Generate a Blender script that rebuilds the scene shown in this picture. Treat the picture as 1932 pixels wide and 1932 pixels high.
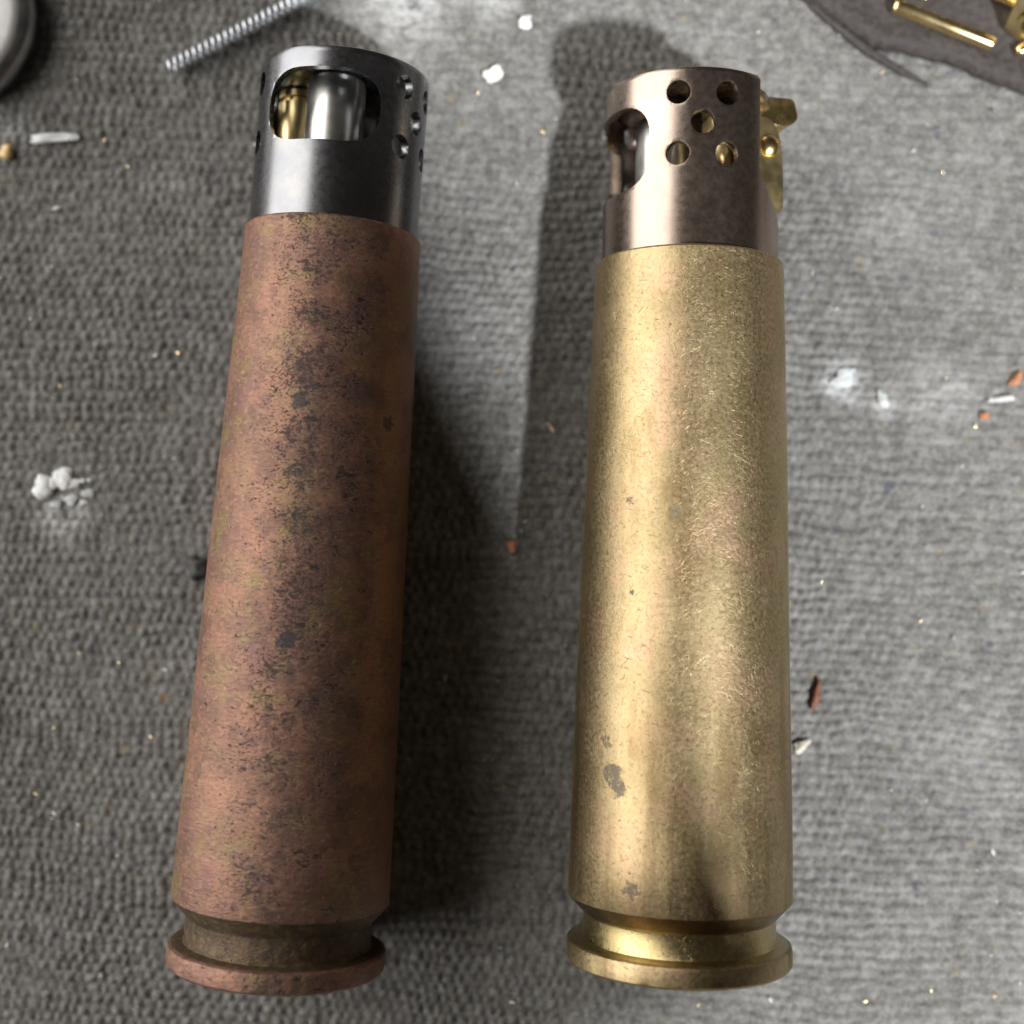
import bpy, bmesh, math, random
import numpy as np
from mathutils import Vector, Matrix
for o in list(bpy.data.objects): bpy.data.objects.remove(o)
SC = bpy.context.scene
COL = SC.collection
MM = 0.001                                   # everything below is written in millimetres
random.seed(7); RNG = np.random.default_rng(7)

# ------------------------------------------------------------------ camera
cd = bpy.data.cameras.new('camera'); cam = bpy.data.objects.new('camera', cd); COL.objects.link(cam)
cd.sensor_width = 36.0; cd.lens = 36.0 * 2600 / 1932; cd.clip_start = 0.005; cd.clip_end = 20
cam.location = (0, 0, 139.53 * MM); cam.rotation_euler = (0.032, 0, 0)
cd.dof.use_dof = True; cd.dof.focus_distance = 0.1245; cd.dof.aperture_fstop = cd.lens / 3.7
cd.dof.aperture_blades = 0
SC.camera = cam

# ------------------------------------------------------------------ room light
w = bpy.data.worlds.new('World'); SC.world = w; w.use_nodes = True
bg = w.node_tree.nodes['Background']; bg.inputs[0].default_value = (1.0, 0.86, 0.72, 1); bg.inputs[1].default_value = 0.042

LDIR = Vector((0.47, -0.60, 1.0))            # towards the work lamp
def area(name, loc, aim, size, power, color, shape='DISK', size_y=None):
    l = bpy.data.lights.new(name, 'AREA'); l.shape = shape; l.size = size; l.energy = power; l.color = color
    if size_y: l.size_y = size_y
    o = bpy.data.objects.new(name, l); COL.objects.link(o); o.location = loc
    o.rotation_euler = (Vector(aim) - Vector(loc)).to_track_quat('-Z', 'Y').to_euler()
    return o
LP = LDIR.normalized() * 0.95 + Vector((0.004, 0.012, 0))
area('work_lamp_light', LP, (0.004, 0.012, 0), 0.044, 17.5, (0.97, 0.985, 1.0))
BDIR = Vector((-0.87, 0.26, 0.41)).normalized()
area('window_light', BDIR * 1.25, (-0.03, 0, 0), 2.0, 47.0, (1.0, 0.965, 0.92), 'RECTANGLE', 1.55)

SC.view_settings.view_transform = 'Standard'; SC.view_settings.look = 'None'
SC.view_settings.exposure = 0.0; SC.view_settings.gamma = 1.0; SC.view_settings.use_curve_mapping = False
SC.render.engine = 'CYCLES'
SC.render.resolution_x = 1024; SC.render.resolution_y = 1024

# ------------------------------------------------------------------ helpers
def tag(o, label=None, cat=None, group=None, kind=None):
    for k, v in (('label', label), ('category', cat), ('group', group), ('kind', kind)):
        if v: o[k] = v
    return o
def empty(name, loc_mm):
    o = bpy.data.objects.new(name, None); COL.objects.link(o); o.location = Vector(loc_mm) * MM
    o.empty_display_size = 0.005
    return o
def finish(me, mat, angle=35):
    if mat: me.materials.append(mat)
    me.polygons.foreach_set('use_smooth', [True] * len(me.polygons))
    me.set_sharp_from_angle(angle=math.radians(angle))
def obj(name, me, parent=None):
    o = bpy.data.objects.new(name, me); COL.objects.link(o); o.parent = parent
    return o
def mesh_obj(name, verts, faces, mat, parent=None, angle=35, loc=None, uv=None):
    me = bpy.data.meshes.new(name)
    me.from_pydata([tuple(c * MM for c in v) for v in verts], [], faces)
    if uv is not None:
        L = me.uv_layers.new(name='UVMap')
        k = 0
        for f in uv:
            for c in f: L.data[k].uv = c; k += 1
    me.update(); finish(me, mat, angle)
    o = obj(name, me, parent)
    if loc is not None: o.location = Vector(loc) * MM
    return o
def bm_obj(name, bm, mat, parent=None, angle=35, loc=None):
    me = bpy.data.meshes.new(name); bm.normal_update(); bmesh.ops.recalc_face_normals(bm, faces=bm.faces)
    bm.to_mesh(me); bm.free()
    me.transform(Matrix.Scale(MM, 4)); finish(me, mat, angle)
    o = obj(name, me, parent)
    if loc is not None: o.location = Vector(loc) * MM
    return o
def lathe(profile, n=128, closed=False):
    """profile of (s, r) revolved round the local +Y axis; returns verts, faces, uvs (mm)"""
    V, F, U = [], [], []
    m = len(profile)
    for (s, r) in profile:
        for j in range(n):
            a = 2 * math.pi * (j / n - .5)
            V.append((r * math.sin(a), s, r * math.cos(a)))
    acc = [0]
    for i in range(1, m): acc.append(acc[-1] + math.hypot(profile[i][0] - profile[i-1][0], profile[i][1] - profile[i-1][1]))
    R = max(r for s, r in profile)
    rng = range(m) if closed else range(m - 1)
    for i in rng:
        i2 = (i + 1) % m
        for j in range(n):
            j2 = (j + 1) % n
            F.append((i*n + j, i*n + j2, i2*n + j2, i2*n + j))
            u0 = 2*math.pi*R*(j/n - .5); u1 = 2*math.pi*R*((j+1)/n - .5)
            v0, v1 = acc[i], acc[i] + .01 if i2 == 0 else acc[i2]
            U.append(((u0, v0), (u1, v0), (u1, v1), (u0, v1)))
    return V, F, U
def lathe_obj(name, profile, mat, parent, n=128, loc=(0, 0, 0), closed=False, angle=35):
    V, F, U = lathe(profile, n, closed)
    return mesh_obj(name, V, F, mat, parent, angle, loc, U)
def prism(poly, t0, t1, frame):
    """poly of (a, b) extruded over c in [t0, t1]; frame maps (a, b, c) -> xyz"""
    bm = bmesh.new()
    lo = [bm.verts.new(frame(a, b, t0)) for a, b in poly]; hi = [bm.verts.new(frame(a, b, t1)) for a, b in poly]
    bm.faces.new(lo); bm.faces.new(list(reversed(hi)))
    for i in range(len(poly)):
        j = (i + 1) % len(poly); bm.faces.new((lo[j], lo[i], hi[i], hi[j]))
    return bm
def round_poly(pts, rad, n=5):
    out = []
    for i in range(len(pts)):
        p0, p1, p2 = (Vector(pts[i-1]), Vector(pts[i]), Vector(pts[(i+1) % len(pts)]))
        r = rad[i] if isinstance(rad, (list, tuple)) else rad
        d0 = (p0 - p1); d2 = (p2 - p1); k = min(r, d0.length * .48, d2.length * .48)
        a = p1 + d0.normalized() * k; b = p1 + d2.normalized() * k
        for q in range(n + 1):
            t = q / n; out.append(tuple((1-t)**2 * a + 2*t*(1-t) * p1 + t*t * b))
    return out
def evaluated(o, name):
    dg = bpy.context.evaluated_depsgraph_get(); dg.update()
    return bpy.data.meshes.new_from_object(o.evaluated_get(dg))

# ------------------------------------------------------------------ node helpers
class NT:
    def __init__(s, name):
        s.m = bpy.data.materials.new(name); s.m.use_nodes = True
        s.t = s.m.node_tree; s.b = s.t.nodes['Principled BSDF']
    def n(s, kind, **kw):
        x = s.t.nodes.new(kind)
        for k, v in kw.items():
            if k.startswith('i_'):
                key = k[2:]; key = int(key) if key.isdigit() else key.replace('_', ' ')
                s.put(x.inputs[key], v)
            else: setattr(x, k, v)
        return x
    def put(s, sock, v):
        if isinstance(v, bpy.types.NodeSocket): s.t.links.new(v, sock)
        elif isinstance(v, tuple) and len(v) == 3 and sock.type == 'RGBA': sock.default_value = v + (1,)
        else: sock.default_value = v
    def coord(s, which='UV', scale=(1, 1, 1), rot=(0, 0, 0), loc=(0, 0, 0)):
        c = s.n('ShaderNodeTexCoord'); mp = s.n('ShaderNodeMapping')
        s.put(mp.inputs[0], c.outputs[which]); mp.inputs['Scale'].default_value = scale
        mp.inputs['Rotation'].default_value = rot; mp.inputs['Location'].default_value = loc
        return mp.outputs[0]
    def scratch(s, scale, ang, loc):
        mp = s.n('ShaderNodeMapping'); s.put(mp.inputs[0], s.coord('UV', rot=(0, 0, ang), loc=(loc, loc*2, 0))); mp.inputs['Scale'].default_value = scale
        return mp.outputs[0]
    def noise(s, vec, scale, detail=4, rough=.55, dist=0):
        x = s.n('ShaderNodeTexNoise'); s.put(x.inputs['Vector'], vec)
        x.inputs['Scale'].default_value = scale; x.inputs['Detail'].default_value = detail
        x.inputs['Roughness'].default_value = rough; x.inputs['Distortion'].default_value = dist
        return x.outputs[0]
    def ramp(s, v, a, b, lo=0., hi=1.):
        x = s.n('ShaderNodeMapRange', interpolation_type='SMOOTHSTEP')
        s.put(x.inputs[0], v); x.inputs[1].default_value = a; x.inputs[2].default_value = b
        x.inputs[3].default_value = lo; x.inputs[4].default_value = hi
        return x.outputs[0]
    def math(s, op, a, b=0.):
        x = s.n('ShaderNodeMath', operation=op); s.put(x.inputs[0], a); s.put(x.inputs[1], b); return x.outputs[0]
    def mix(s, f, a, b, mode='MIX'):
        x = s.n('ShaderNodeMix', data_type='RGBA', blend_type=mode)
        s.put(x.inputs[0], f); s.put(x.inputs[6], a); s.put(x.inputs[7], b); return x.outputs[2]
    def bump(s, h, strength, dist_mm, normal=None):
        x = s.n('ShaderNodeBump'); s.put(x.inputs['Height'], h); x.inputs['Strength'].default_value = strength
        x.inputs['Distance'].default_value = dist_mm * MM
        if normal is not None: s.put(x.inputs['Normal'], normal)
        return x.outputs[0]
    def blobs(s, pts, warp=.9):
        uv = s.coord('UV'); n = s.n('ShaderNodeTexNoise'); s.put(n.inputs['Vector'], uv); n.inputs['Scale'].default_value = 1.3; n.inputs['Detail'].default_value = 4
        w_ = s.n('ShaderNodeVectorMath', operation='MULTIPLY_ADD'); s.put(w_.inputs[0], n.outputs['Color']); w_.inputs[1].default_value = (warp*2, warp*2, 0); w_.inputs[2].default_value = (-warp, -warp, 0)
        ad = s.n('ShaderNodeVectorMath', operation='ADD'); s.put(ad.inputs[0], uv); s.put(ad.inputs[1], w_.outputs[0])
        out = None
        for (x, y, r, k) in pts:
            d = s.ramp(s.dist2(ad.outputs[0], x, y), r*.7, r*1.15, k, 0)
            out = d if out is None else s.math('MAXIMUM', out, d)
        return out
    def dist2(s, vec, x, y):
        v = s.n('ShaderNodeVectorMath', operation='DISTANCE'); s.put(v.inputs[0], vec); v.inputs[1].default_value = (x, y, 0)
        return v.outputs['Value']
    def set(s, **kw):
        for k, v in kw.items(): s.put(s.b.inputs[k.replace('_', ' ')], v)
        return s.m

def simple(name, color, rough=.5, metal=0., var=.25, scale=900., bump=.0, spec=.5):
    t = NT(name); c = t.coord('Object')
    n = t.noise(c, scale, 4)
    dark = tuple(x * (1 - var) for x in color); lite = tuple(min(1, x * (1 + var)) for x in color)
    t.set(Base_Color=t.mix(t.ramp(n, .3, .7), dark, lite), Roughness=t.ramp(n, .2, .8, rough * .8, min(1, rough * 1.2)), Metallic=metal)
    t.b.inputs['Specular IOR Level'].default_value = spec
    if bump: t.set(Normal=t.bump(n, 1.0, bump))
    return t.m

# --- copper brown pitted patina
def groove_mask(t, R, lb):
    """1 in the extractor groove, from the running length of the profile"""
    sx = t.n('ShaderNodeSeparateXYZ'); t.put(sx.inputs[0], t.coord('UV'))
    v = sx.outputs[1]; ve = 17.94 + (R - 10.41) + (lb - 6.08)          # ve: the body's lower edge
    return t.math('MULTIPLY', t.ramp(v, 12.3 + R - 10.41, 12.6 + R - 10.41), t.ramp(v, ve - .12, ve + .02, 1, 0)), sx
def patina_material():
    t = NT('copper_patina'); uv = t.coord('UV')
    el = t.coord('UV', scale=(.6, 1.3, 1))                       # marks drawn out round the case
    def N(loc, scale, d=5, r=.6, sc=(1, 1, 1), dist=0): return t.noise(t.coord('UV', loc=(loc, loc*1.7, 0), scale=sc), scale, d, r, dist)
    base = t.mix(t.ramp(N(0, .16), .36, .64), (.285, .15, .10), (.18, .097, .072))
    base = t.mix(t.math('MULTIPLY', t.ramp(N(31, .20, 5, .62), .50, .70), .5), base, (.17, .085, .088))
    base = t.mix(t.math('MULTIPLY', t.ramp(N(13, .19, 6, .68), .50, .64), .75), base, (.215, .165, .07))
    base = t.mix(t.math('MULTIPLY', t.ramp(N(44, .9, 5, .7), .57, .72), .6), base, (.265, .205, .09))
    fine = t.noise(el, 2.3, 7, .68, .5)
    base = t.mix(t.ramp(fine, .28, .50, .6, 0), base, (.085, .05, .045))
    base = t.mix(t.ramp(fine, .50, .72, 0, .6), base, (.42, .265, .19))
    su = t.n('ShaderNodeSeparateXYZ'); t.put(su.inputs[0], uv)
    mid = t.ramp(t.math('ABSOLUTE', t.math('SUBTRACT', su.outputs[0], 2.2)), 2.5, 9.5, 1, 0)
    hi = t.ramp(su.outputs[1], 24, 56, .85, 1)
    zone = t.math('MULTIPLY', t.math('MULTIPLY', t.ramp(N(9, .24, 6, .7), .34, .60), mid), hi)
    base = t.mix(t.math('MULTIPLY', t.ramp(t.math('ADD', N(52, .33, 6, .72), t.math('MULTIPLY', zone, .08)), .52, .62), .55), base, (.12, .07, .06))
    p1 = t.noise(t.coord('UV', scale=(.62, 1.1, 1), loc=(4, 2, 0)), 1.9, 6, .70, .6)
    pit = t.ramp(t.math('ADD', t.math('MULTIPLY', zone, .13), p1), .64, .70)
    p2 = t.noise(t.coord('UV', scale=(.6, 1.25, 1), loc=(17, 5, 0)), 4.2, 5, .66, .3)
    pit2 = t.ramp(t.math('ADD', t.math('MULTIPLY', zone, .15), p2), .635, .72)
    pits = t.math('MAXIMUM', pit, t.math('MULTIPLY', pit2, .85))
    col = t.mix(t.math('MULTIPLY', pits, .85), base, (.034, .024, .030))
    olive = t.blobs([(7.1, 21.5, 1.6, .7), (8.3, 19.8, 1.0, .7), (-5.5, 48, 2.0, .4), (-6.5, 44.5, 1.2, .4), (-3, 68, 2.2, .4), (6.5, 39, 1.6, .4), (-7, 56, 1.5, .4)], 2.6)
    col = t.mix(t.math('MULTIPLY', olive, t.ramp(N(63, 1.3, 6, .75), .44, .60)), col, (.27, .22, .08))
    col = t.mix(t.blobs([(0.2, 41.9, .8, .85), (-.6, 41.9, .6, .85), (9.3, 62, .7, .8), (4.0, 57, .5, .8), (-.5, 63, .8, .85)]), col, (.05, .042, .045))
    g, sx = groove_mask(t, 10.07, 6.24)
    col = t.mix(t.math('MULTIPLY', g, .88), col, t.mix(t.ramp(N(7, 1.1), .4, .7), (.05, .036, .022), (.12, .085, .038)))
    rough = t.ramp(fine, .2, .8, .38, .60)
    h = t.math('SUBTRACT', t.math('MULTIPLY', fine, .8), t.math('MULTIPLY', pits, .45))
    t.set(Base_Color=col, Roughness=rough, Metallic=.55, Normal=t.bump(h, .75, .20))
    return t.m

# --- worn cartridge brass
def brass_material():
    t = NT('worn_brass'); uv = t.coord('UV')
    def N(loc, scale, d=5, r=.6, sc=(1, 1, 1), dist=0): return t.noise(t.coord('UV', loc=(loc, loc*1.7, 0), scale=sc), scale, d, r, dist)
    base = t.mix(t.ramp(N(0, .13), .35, .65), (.425, .33, .18), (.335, .257, .132))
    base = t.mix(t.math('MULTIPLY', t.ramp(N(20, .15), .46, .66), .75), base, (.45, .295, .185))
    base = t.mix(t.math('MULTIPLY', t.ramp(N(35, .17, 5, .6, (1, .45, 1)), .53, .70), .8), base, (.25, .175, .08))
    sv = t.n('ShaderNodeSeparateXYZ'); t.put(sv.inputs[0], uv)
    low = t.ramp(sv.outputs[1], 20, 52, 1, .35)
    base = t.mix(t.math('MULTIPLY', t.math('MULTIPLY', t.ramp(N(70, .30, 4, .55, (1, .10, 1)), .46, .66), low), .75), base, (.19, .13, .065))
    base = t.mix(t.math('MULTIPLY', t.ramp(N(81, .5, 6, .7), .50, .72), .45), base, (.21, .165, .095))
    gr = N(3, 2.6, 8, .78)
    base = t.mix(t.ramp(gr, .32, .52, .75, 0), base, (.15, .11, .065))
    base = t.mix(t.ramp(gr, .50, .70, 0, .45), base, (.50, .42, .27))
    sc = None
    for k, (ang, loc) in enumerate(((.35, 1), (-.5, 9), (1.35, 20), (-1.2, 33), (.02, 47), (.8, 61))):
        c = t.scratch((.5, 5.0, 1), ang, loc)
        q = t.ramp(t.noise(c, .9 + .25*k, 3, .5), .62, .70)
        sc = q if sc is None else t.math('MAXIMUM', sc, q)
    dk = None
    for k, (ang, loc) in enumerate(((.2, 71), (-.8, 83), (1.1, 95))):
        c = t.scratch((.7, 5.0, 1), ang, loc)
        q = t.ramp(t.noise(c, 1.1 + .25*k, 3, .5), .66, .72)
        dk = q if dk is None else t.math('MAXIMUM', dk, q)
    spots = t.ramp(N(11, .55, 4, .55, (1, .85, 1)), .685, .72)
    sp2 = t.ramp(N(2, 2.3, 5, .66), .635, .72)
    spots = t.math('MAXIMUM', spots, t.math('MULTIPLY', sp2, .75))
    marks = t.blobs([(-8.0, 29.7, 1.2, .9), (-7.2, 28.6, .7, .9), (-5.6, 20, .85, .85), (-2.3, 53, .6, .7), (-8.8, 32.6, .6, .8), (7.3, 46.2, .3, 1), (7.5, 45.2, .35, 1), (7.2, 44.0, .3, 1), (-7.0, 54, .3, .9), (3.5, 61, .25, .9), (4, 27, .6, .5)])
    spots = t.math('MAXIMUM', spots, t.math('MULTIPLY', marks, t.ramp(N(50, 2.2, 4, .7), .30, .52)))
    col = t.mix(t.math('MULTIPLY', t.math('MULTIPLY', sc, t.ramp(N(90, .3, 4), .42, .62, .15, 1)), .28), base, (.68, .59, .39))
    col = t.mix(t.math('MULTIPLY', dk, .5), col, (.13, .095, .05))
    col = t.mix(t.math('MULTIPLY', spots, .85), col, (.06, .05, .042))
    g, sx = groove_mask(t, 10.41, 6.08)
    col = t.mix(t.math('MULTIPLY', g, .6), col, (.50, .41, .19))
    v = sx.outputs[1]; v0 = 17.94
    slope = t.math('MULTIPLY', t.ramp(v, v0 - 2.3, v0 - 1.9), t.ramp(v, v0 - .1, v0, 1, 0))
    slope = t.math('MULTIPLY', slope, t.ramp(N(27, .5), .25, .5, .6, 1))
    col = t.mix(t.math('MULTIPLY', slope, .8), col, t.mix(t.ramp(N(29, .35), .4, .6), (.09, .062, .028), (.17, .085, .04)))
    h = t.math('SUBTRACT', t.math('ADD', t.math('MULTIPLY', gr, .6), t.math('MULTIPLY', t.math('MULTIPLY', sc, t.ramp(N(90, .3, 4), .42, .62, .1, 1)), .22)), t.math('MULTIPLY', t.math('MAXIMUM', spots, dk), .6))
    rough = t.math('SUBTRACT', t.ramp(gr, .25, .75, .39, .53), t.math('MULTIPLY', g, .16))
    t.set(Base_Color=col, Metallic=t.ramp(spots, 0, 1, 1.0, .3), Roughness=rough, Normal=t.bump(h, .34, .12))
    return t.m

def guard_material(name, c0, c1, c2):
    t = NT(name); c = t.coord('Object')
    a = t.noise(c, 160, 4, .55); f = t.noise(c, 1500, 3, .6)
    col = t.mix(t.ramp(a, .35, .66), c0, c1)
    col = t.mix(t.math('MULTIPLY', t.ramp(t.noise(c, 420, 5, .65), .50, .80), .45), col, c2)
    t.set(Base_Color=col, Metallic=1.0, Roughness=t.ramp(f, .25, .75, .25, .31), Normal=t.bump(f, .03, .02))
    return t.m

def mat_material():
    t = NT('woven_canvas'); c = t.coord('Object', scale=(1000, 1000, 1000))
    n1 = t.noise(c, .10, 5, .6); n2 = t.noise(c, .75, 4, .6); n3 = t.noise(c, 2.6, 4, .65)
    col = t.mix(t.ramp(n1, .32, .68), (.115, .110, .100), (.18, .175, .165))
    col = t.mix(t.ramp(n2, .35, .70), t.mix(.45, col, (.055, .052, .052)), t.mix(.30, col, (.38, .385, .375)))
    col = t.mix(t.ramp(n3, .30, .72), t.mix(.35, col, (.06, .057, .053)), t.mix(.22, col, (.42, .41, .38)))
    col = t.mix(t.math('MULTIPLY', t.ramp(t.noise(t.coord('Object', scale=(1000,)*3, loc=(9, 4, 0)), .55, 4, .6), .60, .74), .55), col, (.23, .185, .105))
    col = t.mix(t.math('MULTIPLY', t.ramp(t.noise(t.coord('Object', scale=(1000,)*3, loc=(1, 8, 0)), .42, 3, .6), .63, .73), .6), col, (.05, .052, .078))
    # chalky dust smears, plus a painted pool of lamplight between the lighters
    dn = t.noise(t.coord('Object', scale=(600, 1200, 1000)), .9, 5, .7)
    dust = None
    for (x, y, r, k) in ((33.6, 17.7, 3.6, .9), (37.9, 15.4, 2.6, .6), (44, 15.6, 6.5, .3), (-11, 57.5, 8.5, .55), (-2, 57, 4, .5), (-45.5, 4.4, 4.2, .75), (-5, 22, 8, .3), (-52, 44, 4.5, .4), (26, 18, 6, .25), (-35, 38, 4, .2), (40, 35, 8, .15), (46, -20, 9, .12)):
        d = t.ramp(t.dist2(c, x, y), 0, r, k, 0)
        dust = d if dust is None else t.math('MAXIMUM', dust, d)
    dust = t.math('MULTIPLY', dust, t.ramp(dn, .34, .62))
    col = t.mix(dust, col, (.60, .61, .61))
    h = t.math('ADD', t.math('MULTIPLY', n3, .6), t.math('MULTIPLY', t.noise(c, 7, 3, .6), .4))
    t.set(Base_Color=col, Roughness=.95, Normal=t.bump(h, .7, .2))
    t.b.inputs['Specular IOR Level'].default_value = .10
    t.b.inputs['Sheen Weight'].default_value = .08
    return t.m

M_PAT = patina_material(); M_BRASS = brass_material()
M_GL = guard_material('gunmetal_tube', (.175, .18, .195), (.215, .215, .22), (.14, .143, .16))
M_GR = guard_material('bronzed_tube', (.31, .245, .205), (.36, .29, .245), (.25, .19, .16))
M_NICKEL = simple('nickel_tube', (.50, .49, .47), .34, 1.0, .12, 500)
M_BRIGHT = simple('bright_brass', (.78, .58, .26), .26, 1.0, .22, 700, .01)
M_BRIGHT2 = simple('tarnished_brass', (.66, .53, .27), .34, 1.0, .14, 400, .01)
M_STEEL = simple('wheel_steel', (.30, .29, .28), .35, 1.0, .2, 900)
M_MAT = mat_material()

# ------------------------------------------------------------------ the work mat (real weave)
def vnoise(x, y, cell, seed):
    r = np.random.default_rng(seed); G = r.random((256, 256))
    fx = x / cell; fy = y / cell; ix = np.floor(fx).astype(int); iy = np.floor(fy).astype(int)
    tx = fx - ix; ty = fy - iy; tx = tx*tx*(3-2*tx); ty = ty*ty*(3-2*ty)
    g = lambda a, b: G[a % 256, b % 256]
    return (g(ix, iy)*(1-tx) + g(ix+1, iy)*tx)*(1-ty) + (g(ix, iy+1)*(1-tx) + g(ix+1, iy+1)*tx)*ty - .5
def build_mat():
    x0, x1, y0, y1, st = -78., 78., -76., 82., .215
    nx = int((x1-x0)/st) + 1; ny = int((y1-y0)/st) + 1
    X, Y = np.meshgrid(np.linspace(x0, x1, nx), np.linspace(y0, y1, ny), indexing='xy')
    p = 1.08
    ca, sa = math.cos(.05), math.sin(.05)
    U = X*ca - Y*sa + 1.8*vnoise(X, Y, 19, 1) + .55*vnoise(X, Y, 3.1, 2) + .34*vnoise(X, Y, 1.15, 12)
    Vv = X*sa + Y*ca + 1.8*vnoise(X, Y, 17, 3) + .55*vnoise(X, Y, 2.9, 4) + .34*vnoise(X, Y, 1.25, 13)
    iv = np.floor(Vv/p); U = U + ((iv % 2)*.5 + (np.random.default_rng(55).random(512)[iv.astype(int) % 512] - .5)*.45)*p
    iu = np.floor(U/p); fu = U/p - iu - .5; fv = Vv/p - iv - .5
    ru = np.random.default_rng(5).random(512); rv = np.random.default_rng(6).random(512)
    hu = ru[iu.astype(int) % 512]; hv = rv[iv.astype(int) % 512]
    par = np.where((iu + iv) % 2 == 0, 1., -1.)
    cu = np.clip(np.cos(fu*math.pi), 0, 1); cv = np.clip(np.cos(fv*math.pi), 0, 1)
    Z = np.where(par > 0, cu**.6*cv**.7, cu**.45*cv**.9)*.45 + (hu-.5)*.05 + (hv-.5)*.07 - .40
    hc = np.random.default_rng(77).random((256, 256))[iu.astype(int) % 256, iv.astype(int) % 256]
    Z += (hc - .5)*.26*np.cos(fu*math.pi)*np.cos(fv*math.pi)
    Z *= .75 + .5*vnoise(X, Y, 7, 8)
    Z += .30*vnoise(X, Y, 14, 9) + .12*vnoise(X, Y, 4, 10) + .09*vnoise(X, Y, .8, 14) + .05*vnoise(X, Y, .43, 11)
    Z -= .10
    co = np.stack([X, Y, Z], -1).reshape(-1, 3)*MM
    a = (np.arange(ny-1)[:, None]*nx + np.arange(nx-1)[None, :]).ravel()
    q = np.stack([a, a+1, a+nx+1, a+nx], -1)
    # plain skirt out to the edge of the bench
    B = 420.
    ring = np.array([(x0, y0), (x1, y0), (x1, y1), (x0, y1), (-B, -B), (B, -B), (B, B), (-B, B)])
    rz = np.array([[r[0], r[1], -.25] for r in ring])*MM
    k = len(co); co = np.vstack([co, rz])
    qr = np.array([(k+4, k+5, k+1, k), (k+5, k+6, k+2, k+1), (k+6, k+7, k+3, k+2), (k+7, k+4, k, k+3)])
    q = np.vstack([q, qr])
    me = bpy.data.meshes.new('work_mat')
    me.vertices.add(len(co)); me.vertices.foreach_set('co', co.ravel())
    me.loops.add(len(q)*4); me.loops.foreach_set('vertex_index', q.ravel().astype(np.int32))
    me.polygons.add(len(q)); me.polygons.foreach_set('loop_start', np.arange(0, len(q)*4, 4, dtype=np.int32))
    me.update(calc_edges=True); me.validate()
    me.polygons.foreach_set('use_smooth', [True]*len(me.polygons)); me.materials.append(M_MAT)
    return tag(obj('work_mat', me), 'dark grey woven canvas work mat strewn with metal dust', 'mat', kind='structure')
build_mat()

# ------------------------------------------------------------------ the two lighters
def case_profile(R, rm, lb, ln):
    b = .22
    P = [(0.05, 0.01), (0.05, 3.2), (0.0, 3.4), (0.0, R - .55), (.12, R - .25), (.35, R - .03), (.6, R), (1.75, R), (1.95, R - .08), (2.08, R - .3)]
    P += [(2.25, R*.865), (2.5, R*.855), (lb - 1.75, R*.855), (lb - 1.55, R*.862), (lb - .05, R - .05), (lb + .04, R)]
    for k in range(1, 12):
        t = k/12; P.append((lb + (ln - lb)*t, R + (rm - R)*t + .03*math.sin(3.1*t)))
    P += [(ln - .18, rm), (ln, rm - .14), (ln, rm - .75), (ln - 2.5, rm - .85), (ln - 6, rm - .85)]
    return P

def build_guard(name, root, rg, ln, gl, wa, ds, hs, mat):
    """perforated wind guard: a tube with one window, two five-hole groups and a U notch; wa = window angle from up"""
    th = .85
    ss = list(np.arange(ln - 5, ln + gl - .5, .55))
    prof = [(q, rg) for q in ss] + [(ln + gl - .45, rg), (ln + gl - .13, rg - .12), (ln + gl, rg - .38), (ln + gl - .05, rg - th)] + [(q, rg - th) for q in reversed(ss)]
    V, F, U = lathe(prof, 160, True)
    me = bpy.data.meshes.new(name); me.from_pydata(V, [], F); me.update()
    tube = obj(name, me)
    cut = bmesh.new()
    def frame(ang):
        d = Vector((math.sin(ang), 0, math.cos(ang))); tt = Vector((math.cos(ang), 0, -math.sin(ang)))
        return lambda a, s, c: tt*a + Vector((0, s, 0)) + d*c
    def add(poly, ang, c0=3.0, c1=14.0):
        bm = prism(poly, c0, c1, frame(ang)); bmesh.ops.recalc_face_normals(bm, faces=bm.faces)
        tmp = bpy.data.meshes.new('t'); bm.to_mesh(tmp); bm.free(); cut.from_mesh(tmp); bpy.data.meshes.remove(tmp)
    hw = rg*math.sin(math.radians(41))
    W = ln + ds
    w0, w1 = (5.6, 13.5) if hs == 0 else (6.3, 13.0)
    add(round_poly([(-hw, W+w0), (hw, W+w0), (hw, W+w1), (-hw, W+w1)], 3.1, 8), wa)
    for sgn in (1, -1):
        c = wa + sgn*math.radians(75)
        for da, s in ((-15.5, 14.0), (15.5, 14.0), (0, 11.25), (-15.5, 8.4), (15.5, 8.4)):
            circ = [(1.1*math.cos(2*math.pi*i/28), W + hs + s + 1.1*math.sin(2*math.pi*i/28)) for i in range(28)]
            add(circ, c + math.radians(da), 5.0, 12.0)
    nh = rg*math.sin(math.radians(64))
    notch = round_poly([(-2.6, W+2.0), (2.6, W+2.0), (nh-.9, W+5.4), (nh, W+7.4), (nh, W+24), (-nh, W+24), (-nh, W+7.4), (-nh+.9, W+5.4)], 1.6, 5)
    add(notch, wa + math.pi, 2.0, 14.0)
    cme = bpy.data.meshes.new('cut'); cut.to_mesh(cme); cut.free(); co = obj('cut', cme)
    m = tube.modifiers.new('b', 'BOOLEAN'); m.operation = 'DIFFERENCE'; m.solver = 'EXACT'; m.object = co; m.use_self = True
    bv = tube.modifiers.new('v', 'BEVEL'); bv.width = .24; bv.segments = 3; bv.limit_method = 'ANGLE'; bv.angle_limit = math.radians(50); bv.use_clamp_overlap = True; bv.harden_normals = False
    em = evaluated(tube, name)
    bpy.data.objects.remove(co); bpy.data.objects.remove(tube)
    em.name = name; em.transform(Matrix.Scale(MM, 4)); em.materials.clear(); finish(em, mat, 40)
    return obj(name, em, root)

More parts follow.
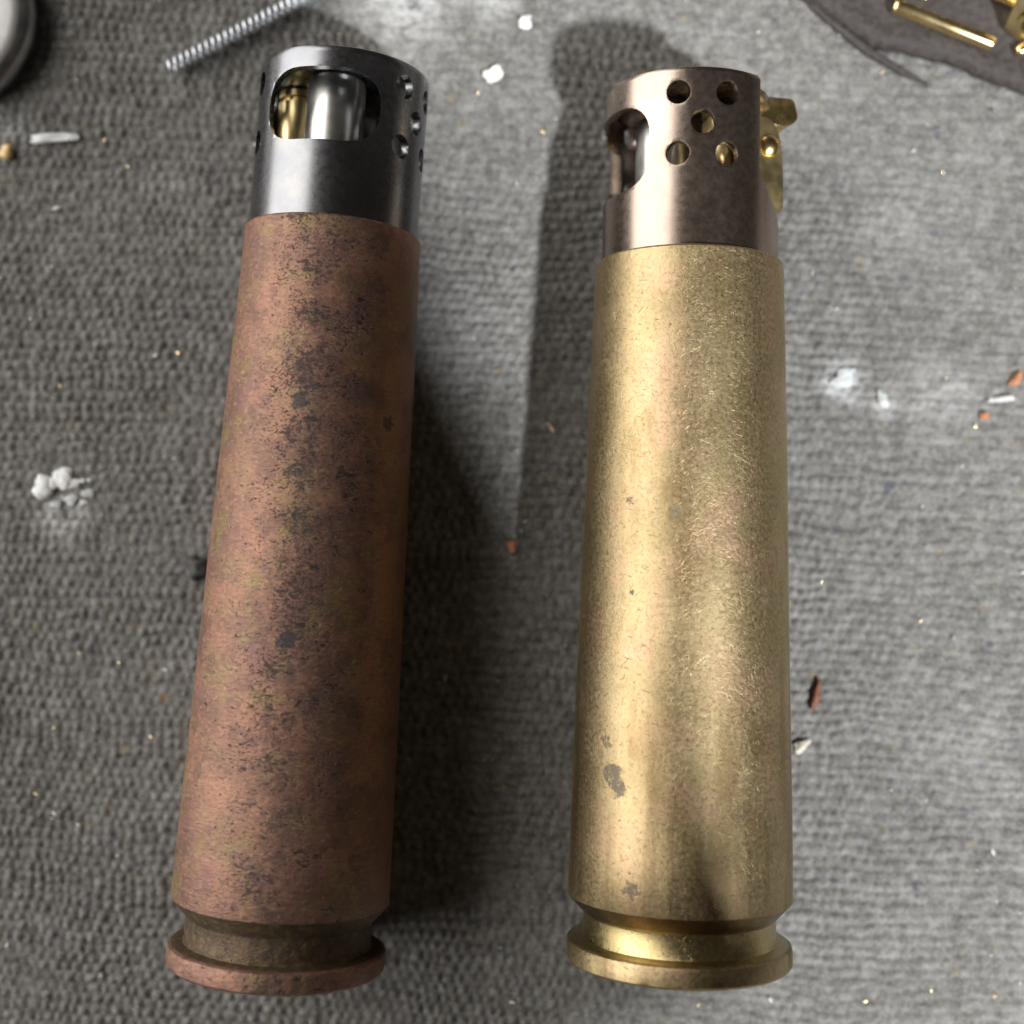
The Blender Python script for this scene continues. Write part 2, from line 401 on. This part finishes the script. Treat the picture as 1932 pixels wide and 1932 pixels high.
def helix_knurl(r, w_, n=30):
    V, F = [], []
    for i in range(n*2):
        rr = r if i % 2 == 0 else r - .28
        a = math.pi*i/n
        V += [(rr*math.cos(a), rr*math.sin(a), -w_/2), (rr*math.cos(a), rr*math.sin(a), w_/2)]
    k = n*2
    for i in range(k):
        j = (i+1) % k; F.append((2*i, 2*j, 2*j+1, 2*i+1))
    F.append(tuple(2*i for i in reversed(range(k)))); F.append(tuple(2*i+1 for i in range(k)))
    return V, F

def build_works(root, rg, ln, wa, ds, mir):
    """the parts inside the guard: F towards the window, T to its side"""
    Fd = Vector((math.sin(wa), 0, math.cos(wa))); Td = Vector((math.cos(wa), 0, -math.sin(wa)))
    def P(Fv, s, Tv): return Fd*Fv + Vector((0, s, 0)) + Td*Tv
    W = ln + ds
    lathe_obj('burner_plate', [(W+3.0, .01), (W+3.0, rg-.75), (W+3.5, rg-.75), (W+3.6, rg-1.0), (W+3.6, .01)], M_BRIGHT2, root, 64)
    c = P(2.7, 0, 0)
    lathe_obj('chimney', [(W+5.2, 2.75), (W+12.9, 2.75), (W+13.4, 2.6), (W+13.65, 2.2), (W+13.5, 1.75), (W+11.5, 1.7), (W+7, 1.7)], M_NICKEL, root, 64, c)
    lathe_obj('chimney_collar', [(W+3.6, 3.2), (W+6.6, 3.2), (W+6.85, 3.05), (W+6.95, 2.7)], M_BRIGHT, root, 64, c)
    lathe_obj('wick', [(W+8, 1.4), (W+12.4, 1.35), (W+12.8, .9), (W+12.9, .01)], simple('wick_cotton', (.45, .42, .36), .9, 0, .3, 1500, .1), root, 24, c)
    prof = round_poly([(-1.6, W+3.8), (-5.5, W+5.6), (-7.2, W+4.6), (-8.1, W+5.4), (-8.0, W+10.0), (-7.6, W+12.6), (-6.9, W+14.0), (-4.6, W+14.3), (-2.6, W+12.5)], .8, 4)
    for sg in (1, -1):
        bm = prism(prof, sg*2.6, sg*3.35, lambda a, b, c_: P(a, b, c_))
        bmesh.ops.bevel(bm, geom=[e for e in bm.edges if len(e.link_faces) == 2 and e.calc_face_angle() > 1.2], offset=.14, segments=2, affect='EDGES')
        o = bm_obj('striker_bracket', bm, M_BRIGHT2, root)
        rv = lathe_obj('rivet', [(0, 1.05), (.28, .98), (.5, .7), (.62, .3), (.64, .01)], M_BRIGHT, root, 32)
        ax = Td*sg; q = Vector((0, 1, 0)).rotation_difference(ax)
        rv.matrix_local = Matrix.Translation(P(-6.6, W+11.4, sg*3.3)*MM) @ q.to_matrix().to_4x4()
    for sg, r_, mt, top_ in ((mir, 2.1, M_BRIGHT2, 13.6), (-mir, 1.7, M_STEEL, 12.2)):
        lathe_obj('flint_tube' if mt is M_STEEL else 'fuel_screw', [(W+3.6, r_), (W+top_-1.2, r_), (W+top_-1.1, r_*.8), (W+top_-.8, r_*.8), (W+top_-.7, r_), (W+top_-.1, r_), (W+top_, r_*.85), (W+top_, .01)], mt, root, 40, P(-1.4, 0, sg*4.7))
    hs_ = round_poly([(-.6, W+3.6), (-5.6, W+4.0), (-5.4, W+12.6), (-.8, W+13.6)], .5, 3)
    bm_obj('light_stop_block', prism(hs_, -5.0 if mir > 0 else -2.55, 2.55 if mir > 0 else 5.0, lambda a, b, c_: P(a, b, c_)), M_STEEL, root)  # added filler block, widened to stop light passing through the guard holes
    V, Fc = helix_knurl(2.75, 3.6)
    V = [tuple(P(-6.0 + x, W+11.4 + y, z)) for x, y, z in V]
    mesh_obj('striker_wheel', V, Fc, M_STEEL, root, 30)
    tab = round_poly([(-4.2, W+14.1), (-8.7, W+13.6), (-9.8, W+14.4), (-9.3, W+16.4), (-4.6, W+16.2)], .6, 4)
    bm = prism(tab, -1.8*mir if mir > 0 else -4.6, 2.9 if mir > 0 else .6, lambda a, b, c_: P(a, b, c_))
    bmesh.ops.bevel(bm, geom=[e for e in bm.edges if len(e.link_faces) == 2 and e.calc_face_angle() > 1.2], offset=.35, segments=3, affect='EDGES')
    bm_obj('thumb_tab', bm, M_BRIGHT, root)

def build_lighter(name, loc, heading, tilt, R, rm, lb, ln, gl, rg, wa, ds, hs, mir, mcase, mguard, label):
    root = empty(name, loc); root.rotation_euler = (-tilt, 0, -heading)
    tag(root, label, 'lighter', 'cartridge case lighters lying on the mat')
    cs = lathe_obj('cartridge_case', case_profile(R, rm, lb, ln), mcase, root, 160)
    rr = random.Random(int(R*1000)); P0 = case_profile(R, rm, lb, ln)
    ph = [rr.uniform(0, 6.28) for _ in range(6)]
    nick = {}
    for q in range(26):
        j0 = rr.randrange(160); nick[(j0, rr.choice((5, 6, 7, 8, 15, 15)))] = rr.uniform(.05, .16)
    for vi, v in enumerate(cs.data.vertices):
        k, j_ = divmod(vi, 160); a = 2*math.pi*j_/160
        if P0[k][1] < 5: continue
        d = .016*math.sin(3*a + ph[0] + k) + .012*math.sin(7*a + ph[1] + k*.7) + (.02*math.sin(19*a + ph[2]*k) if 4 <= k <= 9 else 0) - nick.get((j_, k), 0)
        f = 1 + d/P0[k][1]; v.co.x *= f; v.co.z *= f
    build_guard('wind_guard', root, rg, ln, gl, wa, ds, hs, mguard)
    build_works(root, rg, ln, wa, ds, mir)
    tp = ln + gl
    lathe_obj('light_stop_disc', [(tp-1.4, .01), (tp-1.4, rg-1.15), (tp-1.3, rg-.95), (tp-.7, rg-.95), (tp-.6, rg-1.2), (tp-.55, .01)], mguard, root, 64)  # added unseen disc, keeps lamp light from passing out the guard's end
    return root
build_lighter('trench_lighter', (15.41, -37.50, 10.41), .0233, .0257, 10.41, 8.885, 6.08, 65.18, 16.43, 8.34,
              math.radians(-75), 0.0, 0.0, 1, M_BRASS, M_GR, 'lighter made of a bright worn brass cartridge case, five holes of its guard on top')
build_lighter('trench_lighter', (-21.95, -37.99, 10.07), .0717, .0174, 10.07, 8.28, 6.24, 68.78, 15.52, 7.98,
              math.radians(-8), .45, -1.35, -1, M_PAT, M_GL, 'lighter made of a copper brown pitted cartridge case, guard window on top')

# ------------------------------------------------------------------ other things on the mat
def tube_path(pts, r, n=10, caps=True):
    bm = bmesh.new(); rings = []; N = len(pts)
    up = None
    for i, p in enumerate(pts):
        t = (Vector(pts[min(i+1, N-1)]) - Vector(pts[max(i-1, 0)])).normalized()
        if up is None: up = t.orthogonal().normalized()
        up = (up - t*up.dot(t)).normalized(); sd = t.cross(up)
        rr = r[i] if isinstance(r, (list, tuple)) else r
        rings.append([bm.verts.new(Vector(p) + (up*math.cos(2*math.pi*k/n) + sd*math.sin(2*math.pi*k/n))*rr) for k in range(n)])
    for a, b in zip(rings, rings[1:]):
        for k in range(n): bm.faces.new((a[k], a[(k+1) % n], b[(k+1) % n], b[k]))
    if caps: bm.faces.new(rings[0][::-1]); bm.faces.new(rings[-1])
    return bm

# spring
def build_spring():
    a = Vector((-34.9, 49.7, .75)); b = Vector((-15.0, 60.2, .75)); d = (b-a); Ln = d.length; d.normalize()
    s1 = d.cross(Vector((0, 0, 1))).normalized(); s2 = s1.cross(d)
    pitch = .72; turns = Ln/pitch; n = int(turns*14); R_ = .62
    pts = [a + d*(Ln*i/n) + (s1*math.cos(2*math.pi*turns*i/n) + s2*math.sin(2*math.pi*turns*i/n))*R_ for i in range(n+1)]
    pts = [p - a for p in pts]
    bm = tube_path(pts, .20, 7)
    o = bm_obj('coil_spring', bm, simple('spring_steel', (.70, .73, .78), .30, .7, .1, 800), None, 60, a)
    tag(o, 'thin silvery steel coil spring lying above the brown lighter', 'spring')
build_spring()

# turned steel cap at the corner
def build_cap():
    root = empty('steel_cap', (-57.8, 54.6, 0)); tag(root, 'round bright steel cap cut off by the upper left corner', 'cap')
    ms = simple('cap_side_steel', (.36, .36, .37), .38, 1.0, .15, 500); mt = simple('cap_top_shine', (.84, .84, .83), .38, .1, .08, 500)  # top coloured near white in place of a bright reflection
    def up(pr): return [(r*math.cos(2*math.pi*j/96), r*math.sin(2*math.pi*j/96), s) for s, r in pr for j in range(96)]
    def fc(m): return [(i*96+j, i*96+(j+1) % 96, (i+1)*96+(j+1) % 96, (i+1)*96+j) for i in range(m-1) for j in range(96)]
    pr = [(0.0, 9.3), (.3, 9.5), (1.7, 9.5), (2.3, 9.25), (2.7, 8.7), (2.8, 8.3)]
    mesh_obj('side', up(pr), fc(len(pr)), ms, root, 40)
    pr = [(2.8, 8.28), (3.15, 8.0), (3.3, 7.5), (3.36, 5), (3.4, 2), (3.4, .01)]
    mesh_obj('top', up(pr), fc(len(pr)), mt, root, 40)
build_cap()

# leather strip and the brass pieces lying on it
def build_strip():
    m = simple('dark_leather', (.042, .035, .033), .8, 0, .4, 1600, .22)
    front = [(24.5, 60.5), (29.0, 57.6), (33.0, 54.6), (37.0, 52.0), (40.5, 51.2), (46.0, 49.6), (52.0, 47.3), (60.0, 44.2), (72.0, 40.0)]
    nb = 24
    bm = bmesh.new(); rows = []
    xs = np.linspace(24.5, 72, 60); fy = np.interp(xs, [p[0] for p in front], [p[1] for p in front])
    prof = [(0, .0), (-.12, .5), (0, 1.15), (.35, 1.6), (.9, 1.78), (1.8, 1.5), (2.6, 1.1), (3.6, 1.25), (6, 1.2), (12, 1.1), (22, 1.1)]
    for i, x in enumerate(xs):
        wv = .16*math.sin(x*.47) + .10*math.sin(x*1.13+1) + .06*math.sin(x*2.9)
        rows.append([bm.verts.new((x + dy*.35, fy[i] + dy + wv*(1 if dy < 5 else .3), z*(1 + .07*math.sin(x*.7 + dy)) - .02)) for dy, z in prof])
    for a, b in zip(rows, rows[1:]):
        for k in range(len(prof)-1): bm.faces.new((a[k], b[k], b[k+1], a[k+1]))
    o = bm_obj('leather_patch', bm, m, None, 60)
    tag(o, 'dark brown leather patch with a rolled edge in the upper right corner', 'leather')
    # loose fold of the same hide in front of it
    pts = [(29.5, 57.3, .3), (33, 54.2, .42), (36.5, 51.4, .45), (40, 49.3, .35), (43, 47.9, .2)]
    P2 = []
    for i in range(len(pts)-1):
        for k in range(5): P2.append(Vector(pts[i]).lerp(Vector(pts[i+1]), k/5))
    o = bm_obj('leather_thong', tube_path(P2, [.12 + .38*math.sin(math.pi*(i+1)/(len(P2)+1)) for i in range(len(P2))], 8), m, None, 60)
    tag(o, 'thin dark leather thong lying along the rolled leather edge', 'thong')
    mb = simple('polished_brass', (.86, .68, .36), .24, 1.0, .12, 400)
    def rod(p, q, r, lab, nm='brass_pin'):
        p = Vector(p); q = Vector(q); d = (q-p).normalized()
        pts = [p, p + d*.12, p + d*.3, q - d*.3, q - d*.12, q]
        o = bm_obj(nm, tube_path([v - p for v in pts], [r*.75, r*.93, r, r, r*.93, r*.75], 20), mb, None, 40, p)
        return tag(o, lab, 'pin')
    rod((38.6, 55.6, 2.0), (48.6, 51.6, 2.0), .80, 'long polished brass pin lying on the leather patch')
    rod((42.4, 59.4, 1.9), (41.7, 56.2, 1.9), .42, 'short brass pin standing against the long brass pin')
    rod((45.6, 58.6, 1.95), (51.6, 55.6, 1.95), .7, 'brass pin lying behind the long pin next to the small nut')
    rod((36.6, 59.0, 1.9), (40.3, 57.2, 1.9), .45, 'thin brass pin at the upper edge left of the long pin')
    # hex nut
    root = empty('brass_nut', (52.3, 54.0, 3.0)); root.rotation_euler = (math.radians(62), math.radians(18), math.radians(-35))
    tag(root, 'small brass nut tipped on edge at the upper right corner', 'nut')
    bm = bmesh.new(); n = 36
    lay = []
    for z in (-1.1, 1.1):
        ou = []; inn = []
        for k in range(n):
            a = 2*math.pi*k/n; h = 2.6*math.cos(math.pi/6)/math.cos((a % (math.pi/3)) - math.pi/6)
            ou.append(bm.verts.new((h*math.cos(a), h*math.sin(a), z))); inn.append(bm.verts.new((1.45*math.cos(a), 1.45*math.sin(a), z)))
        lay.append((ou, inn))
    for k in range(n):
        j = (k+1) % n
        bm.faces.new((lay[0][0][k], lay[0][0][j], lay[1][0][j], lay[1][0][k])); bm.faces.new((lay[0][1][j], lay[0][1][k], lay[1][1][k], lay[1][1][j]))
        bm.faces.new((lay[0][0][j], lay[0][0][k], lay[0][1][k], lay[0][1][j])); bm.faces.new((lay[1][0][k], lay[1][0][j], lay[1][1][j], lay[1][1][k]))
    bm_obj('nut_body', bm, mb, root, 30)
    V, F, U = lathe([(-1.5, 1.43), (-1.5, .9), (1.5, .9), (1.5, 1.43)], 32)
    o = mesh_obj('bushing', [(x, z, y) for x, y, z in V], F, M_BRIGHT2, root)
    rod((51.0, 50.8, 1.9), (55.5, 53.2, 2.1), .6, 'slanting brass pin in front of the small nut')
build_strip()

# crumbs, chips and shavings one can pick out
def chip(name, loc, size, color, label, cat, seed, rot=0., rough=.7, lumps=1, group=None, metal=0., at=None):
    r = random.Random(seed); bm = bmesh.new()
    for k in range(len(at) if at else lumps):
        b2 = bmesh.new(); bmesh.ops.create_icosphere(b2, subdivisions=3, radius=1.0)
        ph = [r.uniform(0, 6.28) for _ in range(6)]
        off = Vector((0, 0, 0)) if k == 0 else Vector((r.uniform(-1, 1)*size[0]*1.0, r.uniform(-.8, .8)*size[1], r.uniform(-.2, .15)*size[2]))
        sc = 1 if k == 0 else r.uniform(.35, .8)
        if at: off = Vector((at[k][0], at[k][1], 0)); sc = at[k][2]
        for v in b2.verts:
            c = v.co
            d = 1 + .22*math.sin(3*c.x + ph[0]) + .18*math.sin(4*c.y + ph[1]) + .15*math.sin(5*c.z + 3*c.x + ph[2]) + .08*math.sin(9*c.x + 7*c.y + ph[3])
            v.co = Vector((c.x*size[0], c.y*size[1], c.z*size[2]))*d*sc + off
        t = bpy.data.meshes.new('t'); b2.to_mesh(t); b2.free(); bm.from_mesh(t); bpy.data.meshes.remove(t)
    bmesh.ops.rotate(bm, verts=bm.verts, cent=(0, 0, 0), matrix=Matrix.Rotation(rot, 3, 'Z'))
    m = simple(name + '_stuff', color, rough, metal, .2, 1200, .08)
    o = bm_obj(name, bm, m, None, 60, (loc[0], loc[1], size[2]*.55))
    return tag(o, label, cat, group)
chip('paint_splash', (-46.5, 7.0), (1.0, .85, .22), (.68, .70, .69), 'lumpy white paint splash on the mat left of the brown lighter', 'paint', 3, 0, at=[(-1.0, -.1, 1.15), (.9, .9, 1.05), (2.1, .4, .55), (2.9, .6, .25), (3.6, .7, .25), (0, .3, .6)])
chip('paint_crumb', (-44.6, 5.7), (1.0, .6, .16), (.48, .50, .50), 'greyish paint crumbs just below the white paint splash', 'paint', 4, .1, at=[(0, 0, .85), (1.6, .5, .6), (-1.7, -.3, .5), (1.2, -.4, .4)])
chip('plaster_sliver', (-46.6, 42.7), (2.1, .45, .25), (.66, .67, .68), 'long narrow white sliver below the round steel cap', 'sliver', 5, .06)
chip('plaster_chip', (-1.9, 49.2), (.85, .7, .5), (.80, .79, .74), 'white angular chip between the two guards', 'chip', 6, .5)
chip('plaster_chip', (1.4, 54.6), (.75, .65, .5), (.80, .81, .80), 'white chip at the upper edge above the shadow of the brass lighter', 'chip', 7, .9)
chip('plaster_chip', (-3.6, 58.2), (1.3, .8, .6), (.82, .82, .81), 'broad white lump cut by the upper edge of the photo', 'chip', 17, .1, lumps=2)
chip('rust_chip', (-.1, 1.0), (.62, .5, .4), (.42, .20, .11), 'small rounded rust orange chip midway between the lighters', 'chip', 8, .2)
chip('bark_sliver', (30.7, -14.1), (.38, 1.55, .45), (.17, .065, .036), 'reddish brown bark sliver right of the brass case', 'sliver', 9, -.22)
chip('cream_chip', (29.2, -19.0), (.78, .55, .4), (.62, .57, .48), 'cream coloured chip touching the right side of the brass case', 'chip', 10, .7)
chip('pale_grain', (4.0, 13.0), (.16, .55, .16), (.70, .58, .46), 'pale rice shaped grain in the shadow left of the brass case', 'grain', 11, .6)
chip('rust_chip', (51.3, 17.9), (.4, .75, .2), (.40, .17, .085), 'orange rust flake at the right edge, upper of two', 'chip', 12, -.7)
chip('rust_chip', (48.0, 14.2), (.6, .28, .2), (.40, .18, .10), 'orange rust flake beside the wispy lint, lower of two', 'chip', 13, .2)
chip('lint_wisp', (49.6, 15.9), (1.5, .22, .12), (.50, .50, .50), 'wispy pale grey lint between two orange flakes', 'lint', 14, .12)
chip('lint_tuft', (33.5, 17.8), (1.0, .75, .12), (.50, .52, .52), 'fluffy white lint tuft right of the brass case', 'lint', 15, .4, rough=.95, lumps=4)
chip('lint_tuft', (37.6, 15.9), (.5, .75, .2), (.48, .50, .48), 'small white lint tuft just right of the fluffy one', 'lint', 16, .2, rough=.95, lumps=2)
chip('brass_chip', (-51.6, 41.2), (.8, .6, .4), (.72, .50, .25), 'tan brass chip at the left edge below the steel cap', 'chip', 18, -.4, rough=.4)
chip('rubber_crumb', (-31.6, -1.2), (.9, 1.1, .55), (.02, .02, .021), 'black rubber crumb against the left side of the brown case', 'crumb', 19, .1, rough=.6)

# filings and lint dust: nobody could count it
def build_filings():
    groups = [('brass_filings', simple('filing_brass', (.80, .62, .36), .28, 1.0, .2, 900), 240, 21, 'tiny glinting brass filings scattered over the mat', .085),
              ('dust_specks', simple('speck_dust', (.62, .60, .55), .7, 0, .2, 900), 260, 22, 'fine pale dust specks scattered over the mat', .085)]
    for nm, m, cnt, sd, lab, rad in groups:
        r = random.Random(sd); V = []; F = []
        for k in range(cnt):
            x = r.uniform(-70, 70); y = r.uniform(-65, 72)
            s = rad*math.exp(r.gauss(-.15, .5)); ln = s*r.uniform(1, 4.0); a = r.uniform(0, 3.14); ti = r.uniform(-.5, .5)
            R_ = Matrix.Rotation(a, 3, 'Z') @ Matrix.Rotation(ti, 3, 'Y') @ Matrix.Rotation(r.uniform(-.6, .6), 3, 'X')
            b = len(V); c = Vector((x, y, r.uniform(-.02, .16)))
            for q in ((ln, 0, 0), (-ln, 0, 0), (0, s, 0), (0, -s, 0), (0, 0, s*.5), (0, 0, -s*.5)): V.append(tuple(c + R_ @ Vector(q)))
            for (i, j, l) in ((0, 2, 4), (2, 1, 4), (1, 3, 4), (3, 0, 4), (2, 0, 5), (1, 2, 5), (3, 1, 5), (0, 3, 5)): F.append((b+i, b+j, b+l))
        o = mesh_obj(nm, V, F, m, None, 80); tag(o, lab, 'filings' if 'brass' in nm else 'dust', kind='stuff')
    # loose fibres of the cloth
    r = random.Random(33); V = []; F = []
    for k in range(5000):
        x = r.uniform(-60, 60); y = r.uniform(-60, 64); a = r.uniform(0, 6.28); L_ = r.uniform(.2, 1.0); p = Vector((x, y, r.uniform(.0, .12))); cv = r.uniform(-1.6, 1.6); wd = .014
        b = len(V)
        for q in range(5):
            t = q/4; d = Vector((math.cos(a + cv*t), math.sin(a + cv*t), 0)); n_ = Vector((-d.y, d.x, 0))
            z = Vector((0, 0, .30*math.sin(math.pi*t)*min(1, L_)))
            V += [tuple(p + z - n_*wd), tuple(p + z + n_*wd), tuple(p + z + Vector((0, 0, wd*1.6)))]
            p = p + d*(L_/4)
        for q in range(4):
            for (i, j) in ((0, 1), (1, 2), (2, 0)): F.append((b+3*q+i, b+3*q+j, b+3*q+3+j, b+3*q+3+i))
    o = mesh_obj('cloth_fuzz', V, F, simple('fuzz', (.30, .30, .29), .8, 0, .4, 200), None, 80)
    tag(o, 'fine loose grey fibres standing off the woven mat', 'fuzz', kind='stuff')
build_filings()

# ------------------------------------------------------------------ unseen handset-shaped slab, an assumed blocker added to shade the middle
def build_shade_slab():
    z = 176.0; e1 = Vector((.42, -.907, 0)).normalized(); n1 = Vector((-.907, -.42, 0)).normalized(); up = Vector((0, 0, 1))
    g = Vector((-6.3, 23, 0)); lamp = LP*1000                       # where its right edge throws its shadow
    pe = g + (lamp - g)*(z/lamp.z)
    top = pe - e1*((pe - Vector((0, 0, z))).dot(e1) + 26)             # upper right corner of the phone
    root = empty('shade_slab', top); tag(root, 'dark unseen handset-shaped slab added above the mat to shade its middle', 'blocker')
    root.matrix_world = Matrix.Translation(top*MM) @ Matrix((e1, n1, e1.cross(n1))).transposed().to_4x4()
    Wd, Ln = 88, 190
    out = round_poly([(0, 0), (Ln, 0), (Ln, Wd), (0, Wd)], 13, 8)
    f = lambda a, b, c: Vector((a, b, c))
    bm = prism(out, -4.5, 4.5, f)
    bmesh.ops.bevel(bm, geom=[e for e in bm.edges if len(e.link_faces) == 2 and e.calc_face_angle() > 1.2], offset=1.5, segments=3, affect='EDGES')
    bm_obj('slab_body', bm, simple('slab_black', (.02, .02, .022), .45, 0, .1, 200), root)
    scr = round_poly([(5, 5), (Ln-5, 5), (Ln-5, Wd-5), (5, Wd-5)], 8, 8)
    bm_obj('screen', prism(scr, -4.7, -4.5, f), simple('slab_glass', (.01, .01, .012), .08, 0, .1, 200), root)
    bump = round_poly([(12, 20), (50, 20), (50, 62), (12, 62)], 8, 6)
    bm_obj('camera_bump', prism(bump, 4.5, 6.0, f), simple('slab_bump', (.03, .03, .033), .4, 0, .1, 200), root)
build_shade_slab()
